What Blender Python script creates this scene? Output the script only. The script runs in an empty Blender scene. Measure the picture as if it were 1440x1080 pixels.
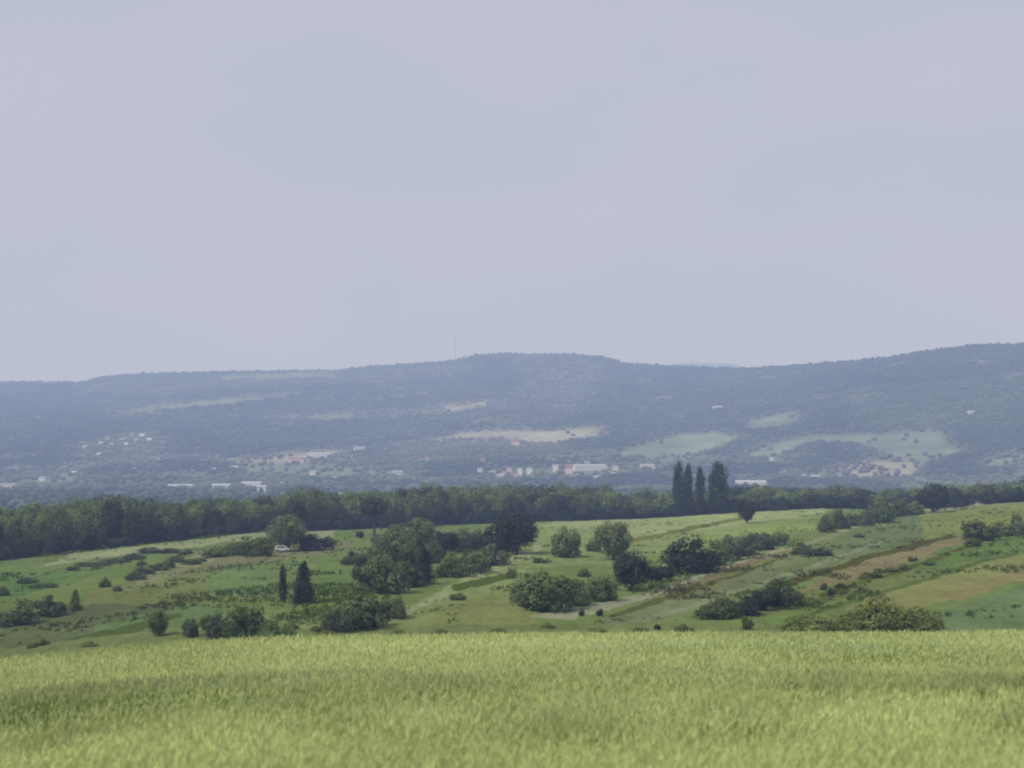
import bpy, math
import numpy as np

# ------------------------------------------------------------------ basics
F = 1978.0      # focal length in pixels of a 1440-wide picture
HY = 640.0      # row of the eye-level horizon in that picture
CX = 720.0
rng = np.random.default_rng(7)
scene = bpy.context.scene
COL = scene.collection


def s2l(c):
    c = np.asarray(c, float) / 255.0
    return np.where(c <= 0.04045, c / 12.92, ((c + 0.055) / 1.055) ** 2.4)


def _hash(ix, iy, seed):
    h = (ix.astype(np.int64) * 374761393 + iy.astype(np.int64) * 668265263 + seed * 1442695041) & 0x7fffffff
    h = ((h ^ (h >> 13)) * 1274126177) & 0x7fffffff
    h = (h ^ (h >> 16)) & 0x7fffffff
    return h / float(0x7fffffff)


def vnoise(x, y, seed=0):
    x = np.asarray(x, float); y = np.asarray(y, float)
    ix = np.floor(x); iy = np.floor(y)
    fx = x - ix; fy = y - iy
    fx = fx * fx * (3 - 2 * fx); fy = fy * fy * (3 - 2 * fy)
    a = _hash(ix, iy, seed); b = _hash(ix + 1, iy, seed)
    c = _hash(ix, iy + 1, seed); d = _hash(ix + 1, iy + 1, seed)
    return (a * (1 - fx) + b * fx) * (1 - fy) + (c * (1 - fx) + d * fx) * fy


def fbm(x, y, seed=0, octv=4):
    s = 0; a = 0.5; t = 0
    for o in range(octv):
        s = s + a * vnoise(x * 2 ** o, y * 2 ** o, seed + 17 * o); t += a; a *= 0.5
    return s / t * 2 - 1


def sm(t):
    t = np.clip(t, 0, 1)
    return t * t * (3 - 2 * t)


def interp(tab):
    xs = [p[0] for p in tab]; ys = [p[1] for p in tab]
    return lambda v: np.interp(v, xs, ys)


# ------------------------------------------------------------------ terrain (metres; camera at the origin)
CREST = interp([(-900, 985), (0, 935), (100, 924), (250, 912), (400, 904), (600, 900), (900, 897), (1440, 895), (2400, 892)])
BASE = interp([(-900, 990), (0, 948), (250, 922), (600, 908), (900, 904), (1440, 902), (2400, 900)])
TOP = interp([(-900, 850), (0, 790), (100, 778), (200, 766), (300, 755), (370, 748), (450, 747), (600, 740), (750, 734),
              (900, 730), (1050, 720), (1160, 715), (1250, 717), (1340, 714), (1400, 708), (1440, 706), (1700, 690), (2400, 690)])
YT = interp([(-900, 330), (0, 430), (300, 520), (600, 620), (900, 680), (1200, 650), (1440, 620), (2400, 560)])
RIDGE = interp([(-1600, 550), (-300, 541), (0, 538), (115, 538), (140, 531), (200, 526), (330, 523), (480, 521), (520, 516),
                (620, 510), (650, 505), (668, 500), (700, 498), (810, 499), (850, 503), (880, 512), (950, 516),
                (1035, 519), (1070, 518), (1100, 516), (1200, 509), (1260, 502), (1320, 493), (1370, 487),
                (1440, 485), (1700, 478), (2600, 505)])
YR = interp([(-1600, 6000), (0, 5600), (500, 5600), (800, 5400), (1000, 4700), (1200, 4200), (1440, 3900), (2600, 3900)])
K_NEAR = 0.0015
_ys = np.linspace(30, 120, 400)
_m = np.min(2.5 / _ys + K_NEAR * np.maximum(_ys - 60, 0) ** 2 / _ys)
ZV = -57.0


def z_near(x, Y):
    px = CX + F * x / np.maximum(Y, 22.0)
    px = np.clip(px, -900, 2340)
    s = (CREST(px) - HY) / F - _m
    w = 0.16 * np.sin(Y * 0.21 + x * 0.05 + 1.5) * np.clip(Y / 30, 0, 1)
    w = w + 0.22 * fbm(x / 14, Y / 9, 3, 3)
    return -2.5 - 0.62 - s * Y - K_NEAR * np.maximum(Y - 60, 0) ** 2 + w


def z_farm(px, Y):
    yt = YT(px)
    q = (1 / 190.0 - 1 / Y) / (1 / 190.0 - 1 / yt)
    py = BASE(px) + (TOP(px) - BASE(px)) * np.minimum(q, 1)
    z = Y * (HY - py) / F
    x = (px - CX) / F * Y
    edge = sm((Y - 170) / 60) * sm((yt - Y) / 60 + 0.1)
    z = z + edge * (0.9 * fbm(x / 70 + 9, Y / 70, 5, 3))
    zt = yt * (HY - TOP(px)) / F
    u = sm((Y - yt) / 300)
    zz = zt + (ZV - zt) * u - 0.03 * np.maximum(Y - yt, 0) * (1 - u)
    return np.where(Y > yt, zz, z)


def z_ground(x, Y):
    x = np.asarray(x, float); Y = np.asarray(Y, float)
    px = CX + F * x / np.maximum(Y, 22.0)
    a = sm((Y - 112) / 65)
    n = z_near(x, np.minimum(Y, 150))
    f = z_farm(px, np.maximum(Y, 150.0))
    return n * (1 - a) + f * a


def z_hill(px, u):
    """u = 0 at the foot (2200 m), 1 on the ridge."""
    yr = YR(px)
    Y = 2200 + (yr - 2200) * u
    R = RIDGE(px)
    foot = HY - ZV * F / 2200
    uu = np.clip(u, 0, 1)
    py = foot + (R - foot) * (0.35 * uu + 0.65 * np.sin(uu * math.pi / 2) ** 1.15)
    z = Y * (HY - py) / F
    x = (px - CX) / F * Y
    rel = sm(uu / 0.25) * sm((1 - uu) / 0.25)
    z = z + rel * (34 * fbm(x / 620 + 3, Y / 900, 11, 3))
    zr = yr * (HY - R) / F
    z = np.where(u > 1, zr - (u - 1) * 900, z)
    return x, Y, z


def inside(px, py, poly):
    r = np.zeros(px.shape, bool)
    n = len(poly)
    for i in range(n):
        x0, y0 = poly[i]; x1, y1 = poly[(i + 1) % n]
        if y0 == y1:
            continue
        c = ((y0 > py) != (y1 > py)) & (px < (x1 - x0) * (py - y0) / (y1 - y0) + x0)
        r ^= c
    return r


# ------------------------------------------------------------------ mesh helpers
def make_mesh(name, co, faces, mat, colors=None, smooth=False, uvz=None):
    """co (n,3); faces: list of int arrays (m,k)"""
    me = bpy.data.meshes.new(name)
    co = np.asarray(co, np.float32)
    me.vertices.add(len(co)); me.vertices.foreach_set('co', co.ravel())
    loops = np.concatenate([f.ravel() for f in faces]).astype(np.int32)
    sizes = np.concatenate([np.full(len(f), f.shape[1], np.int32) for f in faces])
    starts = np.concatenate([[0], np.cumsum(sizes)[:-1]]).astype(np.int32)
    me.loops.add(len(loops)); me.loops.foreach_set('vertex_index', loops)
    me.polygons.add(len(sizes))
    me.polygons.foreach_set('loop_start', starts)
    me.polygons.foreach_set('loop_total', sizes)
    me.update(calc_edges=True)
    if smooth:
        me.polygons.foreach_set('use_smooth', np.ones(len(sizes), bool))
    if colors is not None:
        at = me.color_attributes.new('tint', 'FLOAT_COLOR', 'POINT')
        c4 = np.ones((len(co), 4), np.float32); c4[:, :3] = colors
        at.data.foreach_set('color', c4.ravel())
    me.materials.append(mat)
    return me


def link(name, me, parent=None, **props):
    o = bpy.data.objects.new(name, me)
    COL.objects.link(o)
    if parent is not None:
        o.parent = parent
    for k, v in props.items():
        if v:
            o[k] = v
    return o


def grid_faces(nr, nc):
    i = np.arange(nr - 1)[:, None] * nc + np.arange(nc - 1)[None, :]
    i = i.ravel()
    return np.stack([i, i + 1, i + nc + 1, i + nc], 1)


# ------------------------------------------------------------------ materials
def new_mat(name):
    m = bpy.data.materials.new(name); m.use_nodes = True
    nt = m.node_tree; nt.nodes.clear()
    return m, nt, nt.nodes.new('ShaderNodeOutputMaterial')


def N(nt, typ, **kw):
    n = nt.nodes.new(typ)
    for k, v in kw.items():
        setattr(n, k, v)
    return n


def tint_material(name, scales, amount=0.35, stretch=(1, 1, 1), bump=0.0, use_obj=False, bump_scale=1.0, bump_dist=0.3, hue=0.0):
    """colour attribute broken up by several noises in world space"""
    m, nt, out = new_mat(name)
    L = nt.links.new
    at = N(nt, 'ShaderNodeVertexColor', layer_name='tint')
    geo = N(nt, 'ShaderNodeNewGeometry')
    mp = N(nt, 'ShaderNodeMapping'); mp.inputs['Scale'].default_value = stretch
    L(geo.outputs['Position'], mp.inputs['Vector'])
    col = at.outputs['Color']
    for i, sc in enumerate(scales):
        no = N(nt, 'ShaderNodeTexNoise'); no.inputs['Scale'].default_value = sc
        no.inputs['Detail'].default_value = 5; no.inputs['Roughness'].default_value = 0.65
        L(mp.outputs['Vector'], no.inputs['Vector'])
        r = N(nt, 'ShaderNodeMapRange')
        r.inputs['From Min'].default_value = 0.3; r.inputs['From Max'].default_value = 0.7
        r.inputs['To Min'].default_value = 1 - amount; r.inputs['To Max'].default_value = 1 + amount
        L(no.outputs['Fac'], r.inputs['Value'])
        mx = N(nt, 'ShaderNodeVectorMath', operation='SCALE')
        L(col, mx.inputs[0]); L(r.outputs['Result'], mx.inputs['Scale'])
        col = mx.outputs['Vector']
    b = N(nt, 'ShaderNodeBsdfDiffuse'); b.inputs['Roughness'].default_value = 0.8
    L(col, b.inputs['Color'])
    if bump:
        no = N(nt, 'ShaderNodeTexNoise'); no.inputs['Scale'].default_value = bump_scale
        no.inputs['Detail'].default_value = 6
        L(geo.outputs['Position'], no.inputs['Vector'])
        bp = N(nt, 'ShaderNodeBump'); bp.inputs['Strength'].default_value = bump
        bp.inputs['Distance'].default_value = bump_dist
        L(no.outputs['Fac'], bp.inputs['Height']); L(bp.outputs['Normal'], b.inputs['Normal'])
    L(b.outputs['BSDF'], out.inputs['Surface'])
    return m


def leaf_material(name, base, var=0.25, trans=0.38, objvar=0.2):
    m, nt, out = new_mat(name)
    L = nt.links.new
    at = N(nt, 'ShaderNodeVertexColor', layer_name='tint')
    oi = N(nt, 'ShaderNodeObjectInfo')
    rgb = N(nt, 'ShaderNodeRGB'); rgb.outputs[0].default_value = (*base, 1)
    mul = N(nt, 'ShaderNodeVectorMath', operation='MULTIPLY')
    L(at.outputs['Color'], mul.inputs[0]); L(rgb.outputs[0], mul.inputs[1])
    geo = N(nt, 'ShaderNodeNewGeometry')
    no = N(nt, 'ShaderNodeTexNoise'); no.inputs['Scale'].default_value = 0.35; no.inputs['Detail'].default_value = 4
    L(geo.outputs['Position'], no.inputs['Vector'])
    r0 = N(nt, 'ShaderNodeMapRange'); r0.inputs['From Min'].default_value = 0.3; r0.inputs['From Max'].default_value = 0.7
    r0.inputs['To Min'].default_value = 1 - var; r0.inputs['To Max'].default_value = 1 + var
    L(no.outputs['Fac'], r0.inputs['Value'])
    r = N(nt, 'ShaderNodeMapRange'); r.inputs['To Min'].default_value = 1 - objvar; r.inputs['To Max'].default_value = 1 + objvar
    L(oi.outputs['Random'], r.inputs['Value'])
    mm = N(nt, 'ShaderNodeMath', operation='MULTIPLY'); L(r.outputs['Result'], mm.inputs[0]); L(r0.outputs['Result'], mm.inputs[1])
    sc = N(nt, 'ShaderNodeVectorMath', operation='SCALE'); L(mul.outputs['Vector'], sc.inputs[0]); L(mm.outputs[0], sc.inputs['Scale'])
    d = N(nt, 'ShaderNodeBsdfDiffuse'); t = N(nt, 'ShaderNodeBsdfTranslucent')
    L(sc.outputs['Vector'], d.inputs['Color']); L(sc.outputs['Vector'], t.inputs['Color'])
    mx = N(nt, 'ShaderNodeMixShader'); mx.inputs['Fac'].default_value = trans
    L(d.outputs[0], mx.inputs[1]); L(t.outputs[0], mx.inputs[2]); L(mx.outputs[0], out.inputs['Surface'])
    return m


def plain_material(name, base, rough=0.8, scale=2.0, var=0.12):
    m, nt, out = new_mat(name)
    L = nt.links.new
    tc = N(nt, 'ShaderNodeTexCoord')
    no = N(nt, 'ShaderNodeTexNoise'); no.inputs['Scale'].default_value = scale; no.inputs['Detail'].default_value = 5
    L(tc.outputs['Object'], no.inputs['Vector'])
    r = N(nt, 'ShaderNodeMapRange'); r.inputs['To Min'].default_value = 1 - var; r.inputs['To Max'].default_value = 1 + var
    L(no.outputs['Fac'], r.inputs['Value'])
    rgb = N(nt, 'ShaderNodeRGB'); rgb.outputs[0].default_value = (*base, 1)
    sc = N(nt, 'ShaderNodeVectorMath', operation='SCALE'); L(rgb.outputs[0], sc.inputs[0]); L(r.outputs['Result'], sc.inputs['Scale'])
    p = N(nt, 'ShaderNodeBsdfPrincipled'); p.inputs['Roughness'].default_value = rough
    L(sc.outputs['Vector'], p.inputs['Base Color']); L(p.outputs[0], out.inputs['Surface'])
    return m


E = 0.88   # calibration: picture tone -> surface albedo
def alb(rgb, dist=None):
    c = s2l(rgb)
    if dist is not None:
        g = (c * np.array([0.3, 0.6, 0.1])).sum(); c = (c + (g - c) * 0.18) * 0.84
    if dist is not None:    # take off the blue that the air in front will add
        t = np.exp(-np.array([0.92e-4, 1.12e-4, 1.75e-4]) * dist)
        c = np.maximum((c - (1 - t) * np.array([0.47, 0.51, 0.62])) / t, 0.012)
    return c / E

# ------------------------------------------------------------------ farmland sheet
FIELDS = [
    ([(100, 780), (380, 746), (470, 742), (470, 757), (380, 756), (240, 772), (60, 796)], (140, 152, 112)),
    ([(0, 812), (120, 800), (70, 830), (0, 842)], (92, 124, 72)),
    ([(130, 830), (300, 790), (500, 765), (520, 830), (300, 850), (100, 875)], (112, 124, 78)),
    ([(440, 785), (520, 765), (505, 820), (440, 852)], (102, 126, 76)),
    ([(280, 800), (430, 785), (430, 835), (300, 842)], (104, 128, 82)),
    ([(250, 785), (400, 768), (500, 762), (500, 772), (380, 790), (240, 812)], (118, 124, 94)),
    ([(0, 865), (130, 850), (250, 850), (200, 885), (60, 915), (0, 930)], (92, 106, 74)),
    ([(130, 880), (260, 850), (330, 860), (250, 892), (140, 905)], (96, 122, 78)),
    ([(60, 908), (250, 862), (260, 868), (90, 916)], (78, 98, 54)),
    ([(340, 870), (470, 860), (560, 870), (520, 890), (420, 900), (330, 900)], (118, 134, 84)),
    ([(520, 892), (560, 862), (600, 838), (700, 792), (745, 740), (900, 728), (1160, 713), (1160, 735),
      (1000, 752), (930, 790), (880, 790), (740, 800), (740, 888), (600, 892)], (122, 140, 88)),
    ([(545, 870), (620, 832), (715, 787), (765, 760), (765, 770), (720, 795), (625, 840), (550, 876)], (138, 150, 106)),
    ([(545, 892), (640, 850), (740, 820), (760, 870), (740, 886)], (122, 134, 78)),
    ([(635, 824), (725, 804), (728, 813), (640, 832)], (78, 100, 48)),
    ([(745, 736), (900, 728), (1160, 713), (1160, 721), (900, 758), (880, 752)], (140, 156, 110)),
    ([(880, 758), (1000, 735), (1045, 726), (1045, 731), (960, 748), (885, 766)], (106, 116, 74)),
    ([(905, 792), (920, 772), (1000, 750), (1160, 724), (1150, 745), (1040, 760), (960, 772), (930, 797)], (122, 144, 86)),
    ([(740, 868), (900, 836), (1000, 800), (1100, 770), (1112, 775), (1000, 810), (900, 846), (800, 872)], (136, 142, 114)),
    ([(840, 882), (900, 846), (1000, 810), (1110, 776), (1165, 768), (1000, 850), (900, 880)], (110, 122, 88)),
    ([(940, 838), (1060, 784), (1110, 773), (1125, 776), (1060, 802), (960, 846)], (114, 116, 86)),
    ([(990, 812), (1060, 790), (1090, 786), (1000, 826)], (114, 118, 76)),
    ([(1000, 852), (1150, 775), (1240, 722), (1440, 700), (1440, 730), (1340, 752), (1180, 792), (1060, 845)], (102, 122, 88)),
    ([(1290, 712), (1440, 700), (1440, 736), (1300, 758)], (120, 134, 88)),
    ([(1095, 820), (1240, 775), (1340, 750), (1345, 755), (1240, 783), (1105, 826)], (84, 88, 58)),
    ([(1110, 838), (1180, 801), (1250, 781), (1364, 749), (1362, 766), (1300, 787), (1230, 808), (1150, 834)], (124, 120, 92)),
    ([(1040, 870), (1120, 836), (1300, 790), (1340, 800), (1180, 850)], (104, 118, 76)),
    ([(1320, 772), (1440, 745), (1440, 772), (1350, 792), (1280, 806)], (94, 120, 76)),
    ([(1180, 852), (1230, 832), (1440, 778), (1440, 802), (1330, 846), (1230, 872)], (126, 132, 82)),
    ([(1320, 838), (1440, 796), (1440, 813), (1350, 846)], (126, 124, 86)),
    ([(1300, 868), (1440, 822), (1440, 896), (1280, 896)], (98, 120, 82)),
    ([(1000, 892), (1130, 852), (1240, 832), (1180, 860), (1150, 892)], (102, 126, 72)),
    ([(180, 815), (300, 770), (300, 790), (200, 825)], (126, 134, 100)),
    ([(1110, 772), (1250, 721), (1440, 703), (1440, 707), (1250, 726), (1112, 777)], (130, 138, 110)),
    ([(1150, 836), (1300, 789), (1362, 765), (1362, 770), (1300, 795), (1150, 842)], (84, 98, 62)),
    ([(860, 863), (1000, 818), (1110, 779), (1110, 783), (1000, 824), (860, 869)], (86, 96, 64)),
    ([(930, 834), (1060, 786), (1090, 780), (1060, 791), (935, 840)], (116, 110, 88)),
    ([(880, 876), (1000, 840), (1140, 795), (1240, 759), (1240, 764), (1140, 801), (1000, 847), (885, 882)], (122, 132, 102)),
    ([(1100, 872), (1300, 812), (1440, 771), (1440, 775), (1300, 818), (1100, 878)], (86, 108, 66)),
    ([(0, 912), (180, 890), (330, 874), (440, 884), (560, 882), (700, 878), (860, 880), (960, 868), (1060, 880), (1200, 874), (1290, 884), (1290, 905), (0, 960)], (110, 126, 76)),
]


def farm_colors(px, py, x, Y):
    pm = np.where(px < 0, -px, np.where(px > 1440, 2880 - px, px))
    jx = pm + 7 * fbm(x / 9, Y / 9, 21, 3)
    jy = py + 2.6 * fbm(x / 7 + 40, Y / 12, 22, 3)
    base = alb((106, 128, 80), 380)
    col = np.tile(base, (px.size, 1)).reshape(px.shape + (3,))
    warm = fbm(x / 60, Y / 60, 23, 3)[..., None]
    col = col * (1 + 0.16 * warm * np.array([1.0, 0.6, 0.8]))
    for poly, c in FIELDS:
        m = inside(jx, jy, poly)
        cy = sum(q[1] for q in poly) / len(poly)
        a = alb(c, float(np.interp(cy, [710, 760, 820, 900], [620, 450, 300, 200])))
        col[m] = a * (1 + 0.10 * warm[m] * np.array([0.9, 0.7, 0.7]))
    # weedy blotches and furrow-like streaks that run with the slope
    st = fbm(x / 2.2, Y / 26, 24, 3)[..., None]
    bl = fbm(x / 11, Y / 14, 25, 4)[..., None]
    col = col * (1 + 0.12 * st) * (1 + 0.20 * bl)
    deep = sm((bl - 0.12) / 0.3)
    col = col * (1 - 0.16 * deep)
    return np.clip(col, 0.01, 0.8)


def build_farmland():
    pxs = np.arange(-900, 2341, 3.0)
    inv = np.linspace(1 / 108.0, 1 / 1000.0, 420)
    Ys = 1 / inv
    P, YY = np.meshgrid(pxs, Ys)
    X = (P - CX) / F * YY
    Z = z_ground(X, YY)
    py = HY - Z * F / YY
    rough = sm((YY - 150) / 60)
    Z = Z + rough * 0.25 * fbm(X / 3, YY / 5, 31, 3)
    C = farm_colors(P, py, X, YY)
    co = np.stack([X, YY, Z], -1).reshape(-1, 3)
    mat = tint_material('field_turf', [0.05, 0.6, 3.5], 0.16, stretch=(1, 0.5, 1), bump=0.6, bump_scale=1.5, bump_dist=0.4)
    me = make_mesh('farmland', co, [grid_faces(len(Ys), len(pxs))], mat, C.reshape(-1, 3), smooth=True)
    link('farmland', me, kind='structure', label='patchwork of sloping green and brown strip fields')
    # valley floor out to the foot of the hills
    pxs = np.arange(-1600, 2801, 12.0)
    Ys = np.concatenate([np.linspace(1000, 2200, 60)])
    P, YY = np.meshgrid(pxs, Ys)
    X = (P - CX) / F * YY
    Pc = np.clip(P, -900, 2340)
    Z = np.where(YY > 1000.5, ZV, z_ground(X, YY))
    bl = fbm(X / 90, YY / 90, 41, 4)[..., None]
    C = np.where(bl > 0.0, np.array([0.10, 0.14, 0.06]), np.array([0.05, 0.08, 0.035])) * (1 + 0.3 * bl)
    mat = tint_material('valley_turf', [0.01, 0.1], 0.2)
    me = make_mesh('valley_floor', np.stack([X, YY, Z], -1).reshape(-1, 3), [grid_faces(len(Ys), len(pxs))], mat, C.reshape(-1, 3), smooth=True)
    link('valley_floor', me, kind='structure', label='flat green valley floor behind the belt of trees')


# ------------------------------------------------------------------ hills
MEADOW = (0.155, 0.19, 0.115); PALE = (0.30, 0.30, 0.20); WOOD = (0.050, 0.070, 0.048); WOOD2 = (0.120, 0.150, 0.095)
WOOD4 = (0.088, 0.112, 0.074); WOOD3 = (0.075, 0.108, 0.055)
HILLP = [
    ([(690, 495), (820, 497), (860, 520), (830, 560), (800, 595), (690, 600), (600, 590), (720, 560), (740, 530)], WOOD4),
    ([(1230, 545), (1440, 530), (1440, 602), (1200, 604), (1190, 570)], WOOD3),
    ([(100, 545), (230, 530), (480, 524), (560, 520), (660, 512), (660, 530), (480, 540), (330, 548), (180, 560)], WOOD4),
    ([(130, 584), (200, 573), (330, 559), (420, 549), (420, 554), (330, 566), (200, 581)], MEADOW),
    ([(290, 528), (480, 524), (470, 532), (300, 535)], MEADOW),
    ([(370, 585), (560, 577), (700, 561), (700, 566), (560, 588), (400, 597)], WOOD2),
    ([(430, 586), (490, 580), (495, 592), (440, 596)], MEADOW),
    ([(595, 579), (640, 569), (690, 562), (688, 571), (610, 582)], PALE),
    ([(600, 622), (640, 612), (700, 604), (850, 603), (835, 616), (770, 626), (650, 618)], PALE),
    ([(300, 650), (370, 641), (480, 632), (482, 642), (430, 648), (360, 652)], PALE),
    ([(560, 622), (690, 620), (800, 630), (900, 640), (700, 652), (500, 652)], WOOD2),
    ([(860, 640), (940, 612), (1010, 605), (1040, 618), (960, 648)], MEADOW),
    ([(1040, 640), (1090, 625), (1150, 612), (1220, 609), (1330, 605), (1360, 640), (1280, 662), (1180, 668), (1190, 652), (1080, 645)], MEADOW),
    ([(1100, 640), (1150, 622), (1200, 623), (1240, 640), (1215, 660), (1130, 656)], WOOD),
    ([(1240, 630), (1252, 628), (1250, 660), (1240, 660)], WOOD),
    ([(1170, 674), (1190, 655), (1240, 650), (1300, 656), (1290, 676), (1230, 672)], PALE),
    ([(1040, 602), (1090, 584), (1145, 579), (1105, 597), (1060, 606)], MEADOW),
    ([(1380, 652), (1440, 634), (1440, 652), (1390, 662)], MEADOW),
    ([(1196, 556), (1212, 554), (1212, 563), (1198, 565)], MEADOW),
    ([(330, 655), (420, 648), (520, 655), (500, 672), (360, 668)], MEADOW),
    ([(90, 630), (200, 605), (240, 620), (200, 650), (110, 650)], WOOD2),
    ([(0, 680), (120, 664), (120, 676), (0, 690)], MEADOW),
]


def hill_colors(px, py, x, Y):
    acc = 0; wd = 0
    for dx, dy in ((0, 0), (9, 1.5), (-9, -1.5), (5, -3), (-5, 3), (14, 0), (-14, 0)):
        c, w = hill_colors_sharp(px, py, x, Y, dx, dy)
        acc = acc + c; wd = wd + w
    return acc / 7, wd > 3.5


def hill_colors_sharp(px, py, x, Y, dx, dy):
    pm = np.where(px < 0, -px, np.where(px > 1440, 2880 - px, px))
    jx = pm + dx + 16 * fbm(x / 120, Y / 120, 51, 4)
    jy = py + dy + 5 * fbm(x / 90 + 9, Y / 160, 52, 4)
    col = np.tile(np.array(WOOD), (px.size, 1)).reshape(px.shape + (3,)).copy()
    wood = np.ones(px.shape, bool)
    flat = (jy > 640)
    nz = fbm(x / 110, Y / 110, 53, 4)
    m = flat & (nz > -0.05)
    col[m] = WOOD2
    m2 = flat & (nz > 0.30); col[m2] = MEADOW; wood &= ~m2
    for poly, c in HILLP:
        m = inside(jx, jy, poly)
        col[m] = c
        isw = c in (WOOD, WOOD2, WOOD3, WOOD4)
        wood[m] = isw
    # small scattered clearings
    cl = (fbm(x / 70 + 5, Y / 70, 54, 3) > 0.52) & wood
    col[cl] = WOOD2
    v = fbm(x / 240, Y / 300, 55, 4)[..., None]
    v2 = fbm(x / 30, Y / 40, 56, 3)[..., None]
    col = col * (1 + 0.35 * v) * (1 + 0.12 * v2)
    return np.clip(col, 0.01, 0.5), wood


def build_hills():
    pxs = np.arange(-1600, 2601, 3.5)
    us = np.concatenate([np.linspace(0, 1, 230), [1.02, 1.06, 1.15, 1.4]])
    P, U = np.meshgrid(pxs, us)
    X, YY, Z = z_hill(P, U)
    py = HY - Z * F / YY
    C, wood = hill_colors(P, py, X, YY)
    Z = Z + wood * sm(U / 0.05) * (3.0 + 2.5 * fbm(X / 30, YY / 30, 61, 3))
    co = np.stack([X, YY, Z], -1).reshape(-1, 3)
    mat = tint_material('hill_cover', [0.003, 0.012], 0.20, bump=0.15, bump_scale=0.08, bump_dist=5)
    me = make_mesh('hills', co, [grid_faces(len(us), len(pxs))], mat, C.reshape(-1, 3), smooth=True)
    link('hills', me, kind='structure', label='long wooded blue-green hills along the horizon')
    # a farther ridge that shows in the saddle
    pxs = np.arange(-1600, 2601, 12.0)
    top = np.interp(pxs, [-1600, 900, 940, 955, 1032, 1042, 1060, 2600], [548, 526, 514, 510.5, 511, 515, 526, 520])
    top = np.where((pxs < 900) | (pxs > 1090), 545, top)
    us = np.linspace(0, 1, 14)
    P, U = np.meshgrid(pxs, us)
    Y = 6800 + 2400 * U
    T = np.interp(P, pxs, top)
    pyy = 620 + (T - 620) * np.sin(U * math.pi / 2)
    co = np.stack([(P - CX) / F * Y, Y, Y * (HY - pyy) / F], -1).reshape(-1, 3)
    C = np.tile(np.array(WOOD2), (len(co), 1))
    me = make_mesh('distant_ridge', co, [grid_faces(len(us), len(pxs))], mat, C, smooth=True)
    link('distant_ridge', me, kind='structure', label='pale far-off ridge showing in the saddle of the hills')


# ------------------------------------------------------------------ wooded canopy on the hills and in the valley (uncountable)
def icosa():
    t = (1 + 5 ** 0.5) / 2
    v = np.array([(-1, t, 0), (1, t, 0), (-1, -t, 0), (1, -t, 0), (0, -1, t), (0, 1, t), (0, -1, -t), (0, 1, -t),
                  (t, 0, -1), (t, 0, 1), (-t, 0, -1), (-t, 0, 1)], float)
    v /= np.linalg.norm(v[0])
    f = np.array([(0, 11, 5), (0, 5, 1), (0, 1, 7), (0, 7, 10), (0, 10, 11), (1, 5, 9), (5, 11, 4), (11, 10, 2), (10, 7, 6),
                  (7, 1, 8), (3, 9, 4), (3, 4, 2), (3, 2, 6), (3, 6, 8), (3, 8, 9), (4, 9, 5), (2, 4, 11), (6, 2, 10),
                  (8, 6, 7), (9, 8, 1)])
    return v, f


def blobs(name, pos, rad, hgt, col, mat, label):
    v, f = icosa()
    n = len(pos)
    jit = 1 + rng.uniform(-0.25, 0.25, (n, 12, 1))
    vv = v[None] * jit
    a = rng.uniform(0, 6.28, n)
    ca, sa = np.cos(a)[:, None], np.sin(a)[:, None]
    x = vv[..., 0] * ca - vv[..., 1] * sa; y = vv[..., 0] * sa + vv[..., 1] * ca
    co = np.stack([x * rad[:, None], y * rad[:, None], vv[..., 2] * hgt[:, None] * 0.5], -1) + pos[:, None, :]
    co[..., 2] += hgt[:, None] * 0.45
    faces = f[None] + (np.arange(n) * 12)[:, None, None]
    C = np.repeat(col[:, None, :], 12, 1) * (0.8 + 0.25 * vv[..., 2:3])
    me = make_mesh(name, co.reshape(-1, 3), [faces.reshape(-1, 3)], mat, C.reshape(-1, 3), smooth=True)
    return link(name, me, kind='stuff', label=label)


def build_far_woods():
    mat = tint_material('far_leaf', [0.003, 0.012], 0.20)
    n = 85000
    px = rng.uniform(-500, 1940, n)
    u = rng.uniform(0, 1, n) ** 1.0
    X, Y, Z = z_hill(px, u)
    py = HY - Z * F / Y
    C, wood = hill_colors(px, py, X, Y)
    hedge = rng.uniform(0, 1, n) < np.where(py > 640, 0.09, 0.008)
    keep = wood & (rng.uniform(0, 1, n) < 0.75) | hedge
    X, Y, Z, C = X[keep], Y[keep], Z[keep], C[keep]
    C = np.minimum(C, 0.15)
    m = len(X)
    r = rng.uniform(4, 8, m); h = rng.uniform(5, 11, m)
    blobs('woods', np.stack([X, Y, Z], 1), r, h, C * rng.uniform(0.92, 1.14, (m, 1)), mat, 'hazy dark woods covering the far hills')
    # valley tree clumps between belt and village
    n = 4200
    px = rng.uniform(-500, 1940, n); Y = rng.uniform(1250, 2250, n)
    X = (px - CX) / F * Y
    k = fbm(X / 150, Y / 150, 71, 3) > 0.02
    X, Y = X[k], Y[k]; m = len(X)
    C = np.array([0.08, 0.11, 0.065]) * rng.uniform(0.6, 1.4, (m, 1))
    blobs('valley_woods', np.stack([X, Y, np.full(m, ZV)], 1), rng.uniform(3, 7, m), rng.uniform(6, 13, m), C, mat,
          'scattered hazy trees on the valley floor before the village')


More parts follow.
